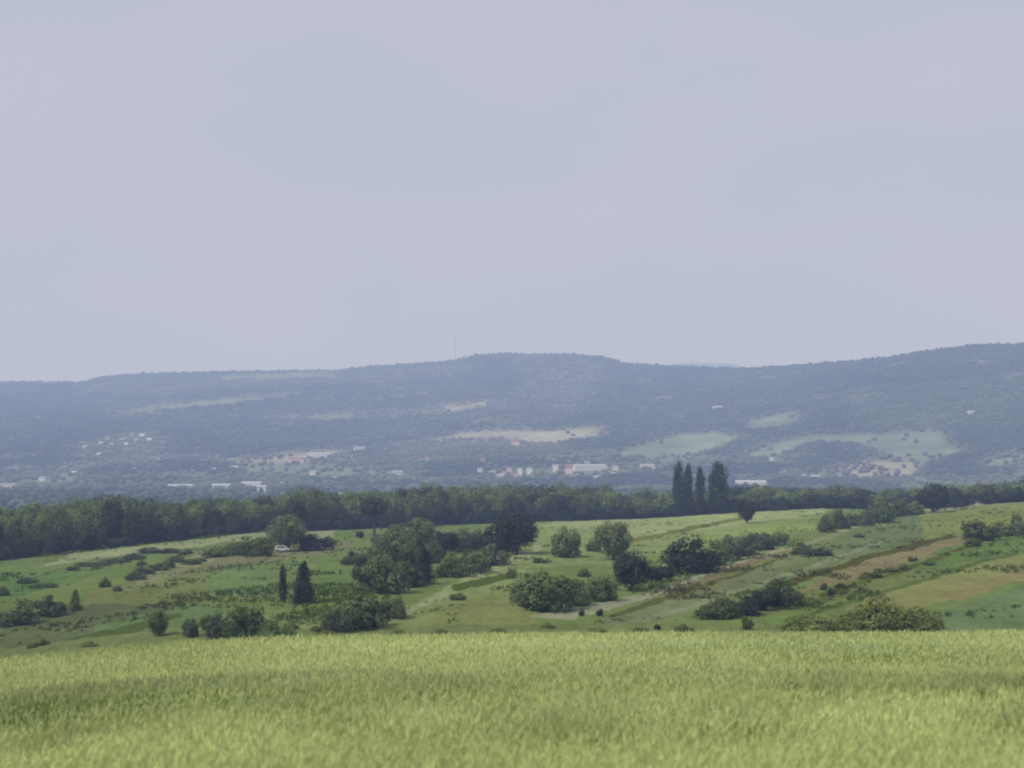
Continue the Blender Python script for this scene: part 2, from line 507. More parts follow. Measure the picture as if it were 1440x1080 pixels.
# ------------------------------------------------------------------ foliage generators
def crown_mesh(name, shape, n_clump, n_leaf, leaf, seed, mat, shade=0.55):
    """unit-ish crown built from many leaf faces. shape(rng) -> clump centre, radius (in a unit box, base at z=0, top z=1)"""
    r = np.random.default_rng(seed)
    cs, rs = [], []
    for i in range(n_clump):
        c, q = shape(r, i / n_clump); cs.append(c); rs.append(q)
    cs = np.array(cs); rs = np.array(rs)
    d = r.normal(size=(n_clump, n_leaf, 3)); d /= np.linalg.norm(d, axis=2, keepdims=True)
    rad = r.uniform(0.55, 1.06, (n_clump, n_leaf, 1)) ** 0.6
    p = cs[:, None] + d * rad * rs[:, None, None]
    p = p.reshape(-1, 3); d = d.reshape(-1, 3)
    k = (p[:, 2] > -0.01)
    p, d = p[k], d[k]; tone = np.repeat(r.uniform(0.75, 1.25, n_clump), n_leaf)[k]
    cen = cs.mean(0)
    out = p - cen; out /= np.linalg.norm(out, axis=1, keepdims=True) + 1e-6
    nrm = 0.65 * d + 0.6 * out + 0.28 * r.normal(size=p.shape); nrm /= np.linalg.norm(nrm, axis=1, keepdims=True)
    a = np.cross(nrm, r.normal(size=p.shape)); a /= np.linalg.norm(a, axis=1, keepdims=True)
    b = np.cross(nrm, a)
    s = leaf * r.uniform(0.5, 1.3, (len(p), 1))
    co = np.stack([p - a * s, p - b * s * 0.6 + nrm * s * 0.15, p + a * s, p + b * s * 0.6 + nrm * s * 0.15], 1)
    faces = np.arange(len(p) * 4).reshape(-1, 4)
    # leaf colour: clump tone, lighter and yellower towards the top
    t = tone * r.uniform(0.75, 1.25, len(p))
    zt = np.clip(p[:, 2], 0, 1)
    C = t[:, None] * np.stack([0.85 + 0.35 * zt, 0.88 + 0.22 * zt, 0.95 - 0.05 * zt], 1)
    C = np.repeat(C, 4, 0)
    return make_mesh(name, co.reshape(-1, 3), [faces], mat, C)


def sh_round(zc=0.50, rz=0.42, rx=0.46, q=(0.12, 0.2), low=0.10):
    def f(r, t):
        while True:
            v = r.uniform(-1, 1, 3)
            l = np.linalg.norm(v)
            if 0.3 < l < 1:
                break
        v = v / l * (l ** 0.5) * 0.82
        rr = r.uniform(*q)
        z = zc + v[2] * rz
        wide = 1.0 if z > low + 0.1 else 0.8
        return (v[0] * rx * wide, v[1] * rx * wide, max(z, low)), rr
    return f


def sh_bush(r, t):
    a = r.uniform(0, 6.283); q = math.sqrt(r.uniform(0, 1)) * 0.40
    h = (1 - (q / 0.5) ** 2) * 0.78
    return (q * math.cos(a), q * math.sin(a), r.uniform(0.08, max(h, 0.14))), r.uniform(0.10, 0.19)


def sh_lumpy(seed):
    rr = np.random.default_rng(seed)
    hs = [(rr.uniform(-0.33, 0.33), rr.uniform(-0.25, 0.25), rr.uniform(0.5, 0.82), rr.uniform(0.16, 0.24)) for _ in range(5)]
    def f(r, t):
        hx, hy, hz, hr = hs[int(r.integers(5))]
        a = r.uniform(0, 6.283); q = math.sqrt(r.uniform(0, 1)) * hr
        return (hx + q * math.cos(a), hy + q * math.sin(a), r.uniform(0.05, hz * (1 - 0.4 * q / hr))), r.uniform(0.08, 0.15)
    return f


def sh_column(r, t):
    z = 0.05 + 0.9 * t
    w = 0.36 * (0.75 + 0.25 * math.sin(z * math.pi)) * min(1.0, (1.03 - z) * 5.0)
    w = min(w, 0.40) * math.sqrt(r.uniform(0.1, 1)) * 1.15
    a = r.uniform(0, 6.283)
    return (w * 0.7 * math.cos(a), w * 0.7 * math.sin(a), z), r.uniform(0.05, 0.09) + 0.10 * (w / 0.4) * 0.5


def sh_cone(r, t):
    z = 0.04 + 0.9 * t ** 1.25
    w = (0.46 * (1 - z) ** 0.8 + 0.02) * math.sqrt(r.uniform(0.05, 1)) * (0.8 if z < 0.1 else 1)
    a = r.uniform(0, 6.283)
    return (w * 0.8 * math.cos(a), w * 0.8 * math.sin(a), z), 0.05 + 0.11 * (1 - z)


def trunk_mesh(name, mat, seed, base_r=0.028, top=0.62, limbs=5, spread=0.26, start=0.3):
    r = np.random.default_rng(seed)
    V, Fc = [], []
    def tube(pts, rads, seg=7):
        b = len(V)
        for p, q in zip(pts, rads):
            for k in range(seg):
                a = 2 * math.pi * k / seg
                V.append((p[0] + q * math.cos(a), p[1] + q * math.sin(a), p[2]))
        for i in range(len(pts) - 1):
            for k in range(seg):
                a0 = b + i * seg + k; a1 = b + i * seg + (k + 1) % seg
                Fc.append((a0, a1, a1 + seg, a0 + seg))
    zs = np.linspace(-0.02, top, 7)
    ox = np.cumsum(r.normal(0, 0.008, 7)); oy = np.cumsum(r.normal(0, 0.008, 7))
    rad = base_r * np.array([1.5, 1.05, 0.95, 0.85, 0.7, 0.5, 0.3])
    tube([(ox[i], oy[i], zs[i]) for i in range(7)], rad)
    for l in range(limbs):
        a = r.uniform(0, 6.283); z0 = r.uniform(start, top * 0.85); s = spread * r.uniform(0.6, 1.1)
        pts = [(s * t * math.cos(a + 0.3 * t), s * t * math.sin(a + 0.3 * t), z0 + 0.28 * t ** 0.8) for t in (0, 0.35, 0.7, 1)]
        tube(pts, [base_r * q for q in (0.55, 0.42, 0.28, 0.12)], 5)
    return make_mesh(name, np.array(V), [np.array(Fc)], mat)


leafA = leaf_material('leaf_deep_green', (0.140, 0.195, 0.092))
leafB = leaf_material('leaf_fresh_green', (0.165, 0.235, 0.100))
leafC = leaf_material('leaf_olive', (0.150, 0.205, 0.070))
leafD = leaf_material('needle_blue_green', (0.056, 0.082, 0.064), objvar=0.15)
leafG = leaf_material('leaf_grey_green', (0.125, 0.162, 0.100))
bark = plain_material('bark', (0.045, 0.04, 0.032), 0.9, 8)
leafM = leaf_material('leaf_yellow_green', (0.20, 0.255, 0.085))
LEAF = {'moss': leafM, 'deep': leafA, 'fresh': leafB, 'olive': leafC, 'dark': leafD, 'grey': leafG}

TR = {}
def protos():
    tr = [trunk_mesh('trunk_a%d' % i, bark, 100 + i) for i in range(3)]
    st = [trunk_mesh('stems_%d' % i, bark, 120 + i, base_r=0.018, top=0.5, limbs=8, spread=0.34, start=0.03) for i in range(2)]
    pop = trunk_mesh('trunk_p', bark, 130, base_r=0.016, top=0.9, limbs=3, spread=0.05, start=0.2)
    bare = trunk_mesh('trunk_b', bark, 131, base_r=0.035, top=0.8, limbs=7, spread=0.34, start=0.42)
    for tone in ('deep', 'fresh', 'olive', 'dark', 'grey'):
        m = LEAF[tone]
        s = {'deep': 0, 'fresh': 50, 'olive': 100, 'dark': 150, 'grey': 200}[tone]
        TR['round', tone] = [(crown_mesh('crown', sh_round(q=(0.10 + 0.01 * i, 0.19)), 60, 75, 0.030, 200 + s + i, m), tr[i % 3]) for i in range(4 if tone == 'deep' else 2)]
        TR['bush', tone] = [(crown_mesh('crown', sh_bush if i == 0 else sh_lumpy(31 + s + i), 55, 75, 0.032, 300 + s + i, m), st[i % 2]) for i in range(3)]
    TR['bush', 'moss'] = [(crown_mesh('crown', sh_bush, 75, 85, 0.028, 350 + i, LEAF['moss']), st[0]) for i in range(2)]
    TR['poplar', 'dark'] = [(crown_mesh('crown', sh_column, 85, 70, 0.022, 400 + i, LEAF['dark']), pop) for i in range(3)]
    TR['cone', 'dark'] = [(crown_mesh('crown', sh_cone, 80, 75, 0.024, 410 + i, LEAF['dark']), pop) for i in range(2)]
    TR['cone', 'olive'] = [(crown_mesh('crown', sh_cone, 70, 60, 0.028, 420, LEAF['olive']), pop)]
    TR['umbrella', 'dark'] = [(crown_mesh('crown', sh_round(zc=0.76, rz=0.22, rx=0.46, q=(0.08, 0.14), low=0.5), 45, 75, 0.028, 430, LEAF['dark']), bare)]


PN = {'round': 'tree', 'bush': 'bush', 'poplar': 'poplar_tree', 'cone': 'conifer_tree', 'umbrella': 'tree'}
CN = {'round': 'tree', 'bush': 'bush', 'poplar': 'poplar', 'cone': 'conifer', 'umbrella': 'tree'}
_cnt = [0]


def plant(kind, tone, x, Y, w, h, label, group=None, z=None, stems=True):
    _cnt[0] += 1
    vs = TR[kind, tone]
    cm, tm = vs[_cnt[0] % len(vs)]
    e = bpy.data.objects.new(PN[kind], None); COL.objects.link(e)
    e.empty_display_size = 0.5
    zz = float(z_ground(x, Y)) if z is None else z
    e.location = (x, Y, zz)
    e.rotation_euler = (0, 0, float(rng.uniform(0, 6.28)) if kind in ('round', 'poplar', 'cone', 'umbrella') else float(rng.choice([0, math.pi]) + rng.uniform(-0.35, 0.35)))
    e.scale = (w, w * 0.9, h)
    e['label'] = label; e['category'] = CN[kind]
    if group:
        e['group'] = group
    link('crown', cm, e)
    if stems:
        link('trunk' if kind != 'bush' else 'stems', tm, e)
    return e


def on_farm(px, py):
    """where the line of sight through this picture point meets the farmland"""
    Ys = 1 / np.linspace(1 / 165.0, 1 / 760.0, 900)
    X = (px - CX) / F * Ys
    z = z_ground(X, Ys)
    q = HY - z * F / Ys
    m = np.where(q <= py)[0]
    i = m[0] if len(m) else len(Ys) - 1
    return float(X[i]), float(Ys[i])


def at(px, py, w, h, kind, tone, label, group=None):
    x, Y = on_farm(px, py)
    kw, kh = {'bush': (1.38, 1.34), 'round': (1.18, 1.10), 'cone': (1.5, 1.08), 'poplar': (1.6, 1.08), 'umbrella': (1.1, 1.05)}[kind]
    return plant(kind, tone, x, Y, w * Y / F * kw, h * Y / F * kh, label, group)


def build_mid_trees():
    L = [
        (22, 880, 50, 36, 'bush', 'deep', 'wide dark green bush at the left edge, lower of the two bushes there'),
        (66, 868, 42, 34, 'bush', 'deep', 'dark green bush at far left, upslope next to the wide one'),
        (3, 838, 16, 14, 'bush', 'olive', 'small olive bush cut by the left edge above the dark bushes'),
        (1, 880, 14, 26, 'bush', 'deep', 'narrow green bush touching the left edge beside the wide bush'),
        (106, 860, 18, 30, 'cone', 'olive', 'small olive pointed tree alone on the left slope'),
        (223, 895, 30, 36, 'round', 'deep', 'small round green tree alone just behind the grass field at left'),
        (270, 895, 24, 30, 'bush', 'grey', 'greyish thin bush, leftmost of three beside the big green bush'),
        (292, 886, 26, 26, 'bush', 'olive', 'middle greyish bush, highest of three beside the big green bush'),
        (308, 897, 28, 34, 'bush', 'grey', 'greyish bush nearest the big green bush on its left'),
        (356, 900, 60, 60, 'bush', 'fresh', 'big round green bush at left centre behind the grass field'),
        (338, 902, 36, 36, 'bush', 'fresh', 'low green bush at the left foot of the big green bush'),
        (388, 905, 46, 34, 'bush', 'fresh', 'low green bush at the right foot of the big green bush'),
        (398, 848, 11, 50, 'poplar', 'dark', 'slim dark columnar tree left of the broad cone-shaped tree'),
        (427, 850, 34, 58, 'cone', 'dark', 'dark cone-shaped conifer standing alone on the slope'),
        (431, 868, 9, 15, 'bush', 'olive', 'tiny narrow shrub just below the dark cone-shaped conifer'),
        (500, 886, 62, 62, 'bush', 'deep', 'large dark bush at the foot of the wooded gully'),
        (476, 890, 34, 40, 'bush', 'grey', 'grey-green bush on the left side of the large gully-foot bush'),
        (524, 882, 34, 36, 'bush', 'dark', 'small dark bush on the right side of the large gully-foot bush'),
        (560, 870, 38, 36, 'bush', 'fresh', 'round olive bush alone right of the gully foot'),
        (532, 836, 62, 62, 'bush', 'deep', 'broad dark green tree-bush at the lower end of the gully wood'),
        (556, 806, 60, 56, 'round', 'deep', 'rounded tree in the middle of the gully wood'),
        (590, 775, 46, 46, 'round', 'deep', 'rounded tree at the top of the gully wood under the tree belt'),
        (518, 802, 32, 34, 'bush', 'deep', 'bush on the left edge of the gully wood'),
        (510, 818, 22, 34, 'bush', 'dark', 'narrow dark bush on the left lower edge of the gully wood'),
        (574, 826, 44, 40, 'bush', 'deep', 'bush between the broad gully bush and the pointed dark tree'),
        (595, 822, 32, 52, 'cone', 'dark', 'pointed dark blue-green tree on the right side of the gully wood'),
        (560, 772, 40, 34, 'bush', 'deep', 'upper left bush of the gully wood'),
        (545, 818, 44, 44, 'bush', 'fresh', 'lighter green bush in the heart of the gully wood'),
        (575, 798, 36, 40, 'bush', 'deep', 'bush between the middle tree and the top tree of the gully wood'),
        (608, 792, 30, 34, 'bush', 'deep', 'bush behind the pointed dark tree on the right of the gully wood'),
        (540, 770, 34, 22, 'bush', 'grey', 'low greyish bush under the flat-crowned tree at the gully top'),
        (598, 762, 34, 26, 'bush', 'deep', 'small bush at the very top of the gully wood on the field line'),
        (489, 794, 18, 13, 'bush', 'deep', 'small green bush left of the gully wood'),
        (498, 786, 12, 12, 'bush', 'dark', 'tiny dark bush at the upper left of the gully wood'),
        (622, 780, 32, 36, 'bush', 'dark', 'dark bush just right of the gully top tree'),
        (636, 812, 38, 34, 'bush', 'olive', 'olive bush, lowest in the row along the pale track'),
        (660, 806, 44, 40, 'bush', 'fresh', 'green bush second from the bottom in the row along the pale track'),
        (688, 796, 44, 34, 'bush', 'deep', 'dark bush just below the large domed tree'),
        (650, 776, 46, 28, 'bush', 'grey', 'grey-green bush above the olive bush row'),
        (672, 768, 34, 24, 'bush', 'deep', 'small dark bush left of the large domed tree'),
        (726, 780, 64, 60, 'round', 'dark', 'large dark domed tree at the top of the bush row'),
        (700, 776, 40, 38, 'bush', 'dark', 'dark bush leaning on the left of the large domed tree'),
        (526, 754, 52, 52, 'umbrella', 'dark', 'dark tree with a flat wide crown on a bare trunk before the tree belt'),
        (507, 757, 11, 11, 'bush', 'dark', 'tiny dark bush left of the bare-trunked tree'),
        (404, 775, 54, 50, 'round', 'deep', 'round green tree behind the white vehicle on the left hilltop'),
        (446, 774, 46, 26, 'bush', 'dark', 'low dark bush right of the round tree on the left hilltop'),
        (305, 784, 34, 16, 'bush', 'olive', 'low olive bush at the left end of the short hilltop hedge'),
        (331, 781, 36, 20, 'bush', 'deep', 'middle bush of the short hilltop hedge'),
        (359, 783, 38, 30, 'bush', 'olive', 'tallest bush at the right end of the short hilltop hedge'),
        (798, 784, 44, 46, 'bush', 'fresh', 'round green bush on the pale field, left of a darker tree'),
        (862, 788, 52, 54, 'round', 'deep', 'dark rounded tree on the pale field, right of a round green bush'),
        (832, 776, 20, 20, 'bush', 'fresh', 'small bright green bush between the round bush and the rounded tree'),
        (772, 860, 80, 60, 'bush', 'fresh', 'very wide green bush in the centre behind the grass field'),
        (742, 852, 40, 44, 'bush', 'fresh', 'bush on the left flank of the very wide centre bush'),
        (812, 852, 60, 46, 'bush', 'fresh', 'bush on the right flank of the very wide centre bush'),
        (846, 845, 46, 40, 'bush', 'fresh', 'fresh green bush between the wide centre bush and the dark ball tree'),
        (889, 832, 52, 58, 'round', 'dark', 'dark ball-shaped tree at the lower end of the long hedge'),
        (717, 814, 14, 18, 'bush', 'fresh', 'tiny green bush at the end of the dark grass line'),
        (645, 844, 22, 11, 'bush', 'olive', 'tiny low shrub on the pale field under the dark grass line'),
        (822, 812, 16, 14, 'bush', 'olive', 'tiny olive shrub above the wide centre bush'),
        (763, 792, 20, 8, 'bush', 'olive', 'low weed clump on the pale field below the domed tree'),
        (926, 818, 42, 24, 'bush', 'dark', 'low dark bush joining the ball tree to the long hedge'),
        (970, 806, 62, 48, 'bush', 'dark', 'large blue-dark bush in the lower part of the long hedge'),
        (1002, 796, 48, 36, 'bush', 'deep', 'bush third from the bottom of the long hedge'),
        (1026, 788, 40, 34, 'bush', 'fresh', 'bush in the middle of the long hedge'),
        (1050, 781, 38, 30, 'bush', 'grey', 'grey-green bush in the upper half of the long hedge'),
        (1074, 773, 40, 28, 'bush', 'grey', 'bush second from the top of the long hedge'),
        (1096, 767, 28, 22, 'bush', 'fresh', 'topmost small bush of the long hedge'),
        (1024, 764, 12, 13, 'bush', 'fresh', 'tiny round bush on the bright field above the long hedge'),
        (1126, 779, 28, 16, 'bush', 'deep', 'low dark scrub bush between two strip fields right of the hedge top'),
        (1146, 782, 36, 14, 'bush', 'grey', 'low grey scrub bush at the right of the dark scrub bush'),
        (1010, 870, 52, 30, 'bush', 'deep', 'left bush of the low dark row near the crest'),
        (1044, 866, 42, 28, 'bush', 'dark', 'second bush of the low dark row near the crest'),
        (1072, 859, 46, 32, 'bush', 'dark', 'third bush of the low dark row near the crest'),
        (1100, 853, 50, 40, 'bush', 'deep', 'tallest bush, at the right end of the low dark row near the crest'),
        (1052, 886, 12, 20, 'bush', 'olive', 'small upright weed clump below the low dark row'),
        (1235, 898, 90, 52, 'bush', 'moss', 'big rounded yellow-green bush right behind the grass field'),
        (1285, 896, 74, 42, 'bush', 'moss', 'right half of the yellow-green bushes right behind the grass field'),
        (1200, 898, 56, 36, 'bush', 'moss', 'low yellow-green bush at the left foot of the big rounded one'),
        (1140, 898, 70, 34, 'bush', 'moss', 'separate low olive bush left of the yellow-green bushes'),
        (1163, 749, 20, 26, 'bush', 'deep', 'lowest small dark bush of the upper right hedge'),
        (1180, 744, 30, 30, 'bush', 'deep', 'second bush of the upper right hedge'),
        (1206, 740, 34, 22, 'bush', 'grey', 'grey-green bush of the upper right hedge'),
        (1234, 735, 40, 32, 'bush', 'deep', 'fourth bush of the upper right hedge, broad and dark'),
        (1254, 727, 30, 26, 'bush', 'olive', 'fifth bush of the upper right hedge'),
        (1282, 724, 34, 20, 'bush', 'fresh', 'low green bush of the upper right hedge'),
        (1312, 721, 48, 42, 'round', 'dark', 'dark rounded tree at the top end of the upper right hedge'),
        (1386, 761, 44, 30, 'bush', 'olive', 'olive bush at the end of the pinkish strip field at right'),
        (1370, 769, 20, 15, 'bush', 'olive', 'small olive bush just left of the pinkish strip end'),
        (1409, 751, 24, 12, 'bush', 'grey', 'low grey-green bush between the two right-edge bushes'),
        (1432, 753, 34, 30, 'bush', 'deep', 'dark bush at the right edge of the hillside'),
        (1050, 736, 28, 36, 'round', 'dark', 'small dark rounded tree alone on the hill line right of the poplars'),
        (818, 867, 7, 11, 'bush', 'dark', 'tiny dark shrub under the very wide centre bush, left of a pair'),
        (843, 866, 9, 11, 'bush', 'dark', 'tiny dark shrub under the very wide centre bush, right of a pair'),
        (1158, 830, 8, 13, 'bush', 'olive', 'tiny brownish shrub standing on the lower end of the pink strip'),
        (1169, 838, 9, 9, 'bush', 'dark', 'tiny dark shrub right below the brownish shrub'),
        (925, 886, 9, 9, 'bush', 'dark', 'tiny dark shrub near the crest between centre bush and dark row'),
        (1209, 756, 14, 6, 'bush', 'deep', 'tiny low shrub on the teal strip below the upper right hedge'),
    ]
    for t in L:
        at(*t)
    # rough patch of scrub on the left hilltop
    for px, py, w, h in [(192, 816, 24, 12), (204, 808, 28, 13), (222, 803, 24, 13), (236, 799, 18, 14), (266, 794, 26, 9), (248, 792, 16, 14),
                         (190, 787, 26, 9), (214, 778, 34, 10), (242, 778, 28, 9), (200, 796, 12, 8), (260, 780, 20, 8),
                         (280, 790, 16, 7)]:
        at(px, py, w, h, 'bush', rng.choice(['olive', 'deep', 'grey']), 'low scrub bush in the rough patch on the left hilltop', 'scrub bushes of the left hilltop patch')
    for px, py, w, h in [(148, 826, 14, 15), (100, 802, 20, 7), (130, 796, 40, 7), (160, 792, 36, 7), (60, 826, 34, 7), (165, 832, 10, 10), (40, 820, 24, 8)]:
        at(px, py, w, h, 'bush', rng.choice(['olive', 'grey']), 'tiny low weed clump on the upper left slope', 'weed clumps of the upper left slope')
    for px, py, w, h in [(1225, 812, 22, 8), (1255, 804, 20, 7), (1272, 801, 14, 9), (1284, 790, 10, 8), (1307, 795, 16, 7), (1215, 815, 14, 6), (1240, 806, 16, 7)]:
        at(px, py, w, h, 'bush', 'olive', 'low weed clump along the lower edge of the pink strip', 'weed clumps along the pink strip')
    for px, py, w, h in [(60, 908, 16, 10), (45, 912, 12, 9), (125, 910, 20, 7), (560, 893, 16, 8), (620, 892, 20, 7), (840, 890, 22, 8), (770, 884, 18, 8), (700, 890, 18, 6), (410, 884, 16, 10), (445, 888, 14, 9), (460, 896, 30, 9), (900, 890, 20, 8), (960, 888, 24, 9)]:
        at(px, py, w, h, 'bush', 'moss', 'low weed clump at the foot of the slope behind the grass field', 'weed clumps behind the grass field')


def build_belt():
    tops = interp([(-500, 712), (0, 704), (60, 704), (110, 694), (150, 686), (190, 694), (260, 696), (400, 692), (430, 678), (470, 688),
                   (540, 684), (620, 678), (860, 678), (880, 690), (895, 706), (905, 688), (960, 688), (1040, 680), (1100, 682), (1150, 682),
                   (1250, 682), (1340, 680), (1390, 676), (1440, 668), (1940, 640)])
    g = 'trees of the long dark belt behind the fields'
    n = 0
    for row, (dy, step, lift) in enumerate([(14, 15.5, -9), (55, 16.5, -2), (100, 18.0, 2)]):
        px = -140.0 + row * 6
        while px < 1580:
            if row == 0 and 885 < px < 960 and rng.random() < 0.4:
                px += 14; continue
            Y = float(YT(px)) + dy + rng.uniform(-8, 8)
            x = (px - CX) / F * Y
            z = float(z_ground(x, Y))
            tp = float(tops(px)) - lift + rng.uniform(-4, 7)
            if px > 1150 and row == 0:
                tp += 10
            h = Y * (HY - tp) / F - z
            h = max(h, 7)
            w = rng.uniform(32, 46) * Y / F * (1 + 0.15 * row)
            tone = rng.choice(['deep', 'deep', 'deep', 'fresh', 'dark'])
            if px < 120:
                tone = rng.choice(['deep', 'fresh'])
            plant('round', str(tone), x, Y, w, h, 'broad dark green tree in the long belt behind the fields', g, z=z - 0.3)
            # undergrowth closes the gap under the crowns
            n += 1
            px += step * rng.uniform(0.8, 1.25)
    # hedge layer of shrubs at the foot of the belt
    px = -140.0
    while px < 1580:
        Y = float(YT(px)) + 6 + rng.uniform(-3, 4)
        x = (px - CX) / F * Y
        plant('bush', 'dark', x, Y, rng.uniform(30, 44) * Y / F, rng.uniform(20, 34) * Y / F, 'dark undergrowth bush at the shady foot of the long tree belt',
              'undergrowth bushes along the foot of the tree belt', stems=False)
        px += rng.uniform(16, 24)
    for px, tp, w, lab in [(955, 648, 17, 'leftmost of the tall dark poplars rising above the tree belt'),
                           (967, 652, 14, 'second tall poplar from the left, touching the leftmost one'),
                           (985, 656, 14, 'slender shorter poplar in the middle of the poplar group'),
                           (1000, 664, 11, 'thin short poplar hard against the broad rightmost poplar'),
                           (1012, 649, 24, 'broad rightmost poplar of the group above the tree belt')]:
        Y = float(YT(px)) - 2
        x = (px - CX) / F * Y
        z = float(z_ground(x, Y)) - 0.2
        plant('poplar', 'dark', x, Y, w * 1.75 * Y / F, Y * (HY - tp) / F - z, lab, z=z)


# ------------------------------------------------------------------ rough herbage of the farmland (uncountable)
def build_herbage():
    mat = leaf_material('herbage', (1, 1, 1), trans=0.25, objvar=0)
    n = 36000
    px = rng.uniform(-200, 1640, n)
    inv = rng.uniform(1 / 640.0, 1 / 150.0, n)
    Y = 1 / inv
    X = (px - CX) / F * Y
    Y = np.minimum(Y, YT(px) - 1)
    X = (px - CX) / F * Y
    Z = z_ground(X, Y)
    py = HY - Z * F / Y
    C = farm_colors(px, py, X, Y)
    rough = fbm(X / 16, Y / 20, 81, 4)
    keep = (rng.uniform(0, 1, n) < sm((rough + 0.15) / 0.7)) & (Y > 215)
    X, Y, Z, C, rough = X[keep], Y[keep], Z[keep], C[keep], rough[keep]
    m = len(X); k = 8
    s = (0.12 + 0.32 * sm(rough + 0.3)) * rng.uniform(0.6, 1.5, m)
    off = rng.normal(0, 1, (m, k, 3)) * s[:, None, None] * np.array([0.9, 0.9, 0.25])
    p = np.stack([X, Y, Z], 1)[:, None] + off
    p[..., 2] = Z[:, None] + np.abs(off[..., 2])
    a = rng.uniform(0, 6.283, (m, k)); w = s[:, None] * rng.uniform(0.25, 0.5, (m, k)); h = s[:, None] * rng.uniform(0.6, 1.5, (m, k))
    dx = np.cos(a) * w; dy = np.sin(a) * w
    b0 = p + np.stack([-dx, -dy, -0.15 + 0 * dx], -1); b1 = p + np.stack([dx, dy, -0.15 + 0 * dx], -1)
    t1 = p + np.stack([dx * 0.7 + 0.2 * h, dy * 0.7, h], -1); t0 = p + np.stack([-dx * 0.5 + 0.2 * h, -dy * 0.5, h * 0.8], -1)
    co = np.stack([b0, b1, t1, t0], 2).reshape(-1, 3)
    faces = np.arange(m * k * 4).reshape(-1, 4)
    cc = C[:, None] * rng.uniform(0.62, 1.15, (m, k, 1)) * np.array([0.95, 1.0, 0.85])
    me = make_mesh('rough_grass', co, [faces], mat, np.repeat(cc.reshape(-1, 3), 4, 0))
    link('rough_grass', me, kind='stuff', label='rough grass and weeds growing over the sloping fields')


# ------------------------------------------------------------------ foreground meadow
# x, distance, half widths (m) and strength of dark swathes painted into the grass colour
SWATHES = [(-11.5, 35, 3.2, 4.5, 0.9), (-6.5, 37, 4.2, 4.5, 0.55), (11.8, 33, 1.8, 5.0, 0.95), (8.2, 35, 1.6, 4.5, 0.6), (3.6, 38, 2.6, 4.0, 0.5),
           (-1.3, 33, 1.8, 3.6, 0.5), (0.8, 23, 1.2, 1.6, 0.4), (8.6, 23, 0.9, 2.5, 0.8), (-8.2, 25, 0.7, 2.0, 0.7), (4.2, 25, 0.9, 2.0, 0.45),
           (-3.2, 24, 0.8, 2.0, 0.4), (-18, 66, 6, 7, 0.35), (12, 60, 6, 5, 0.35), (6.5, 30, 0.9, 2.2, 0.5), (-4.5, 29, 1.0, 2.0, 0.35)]


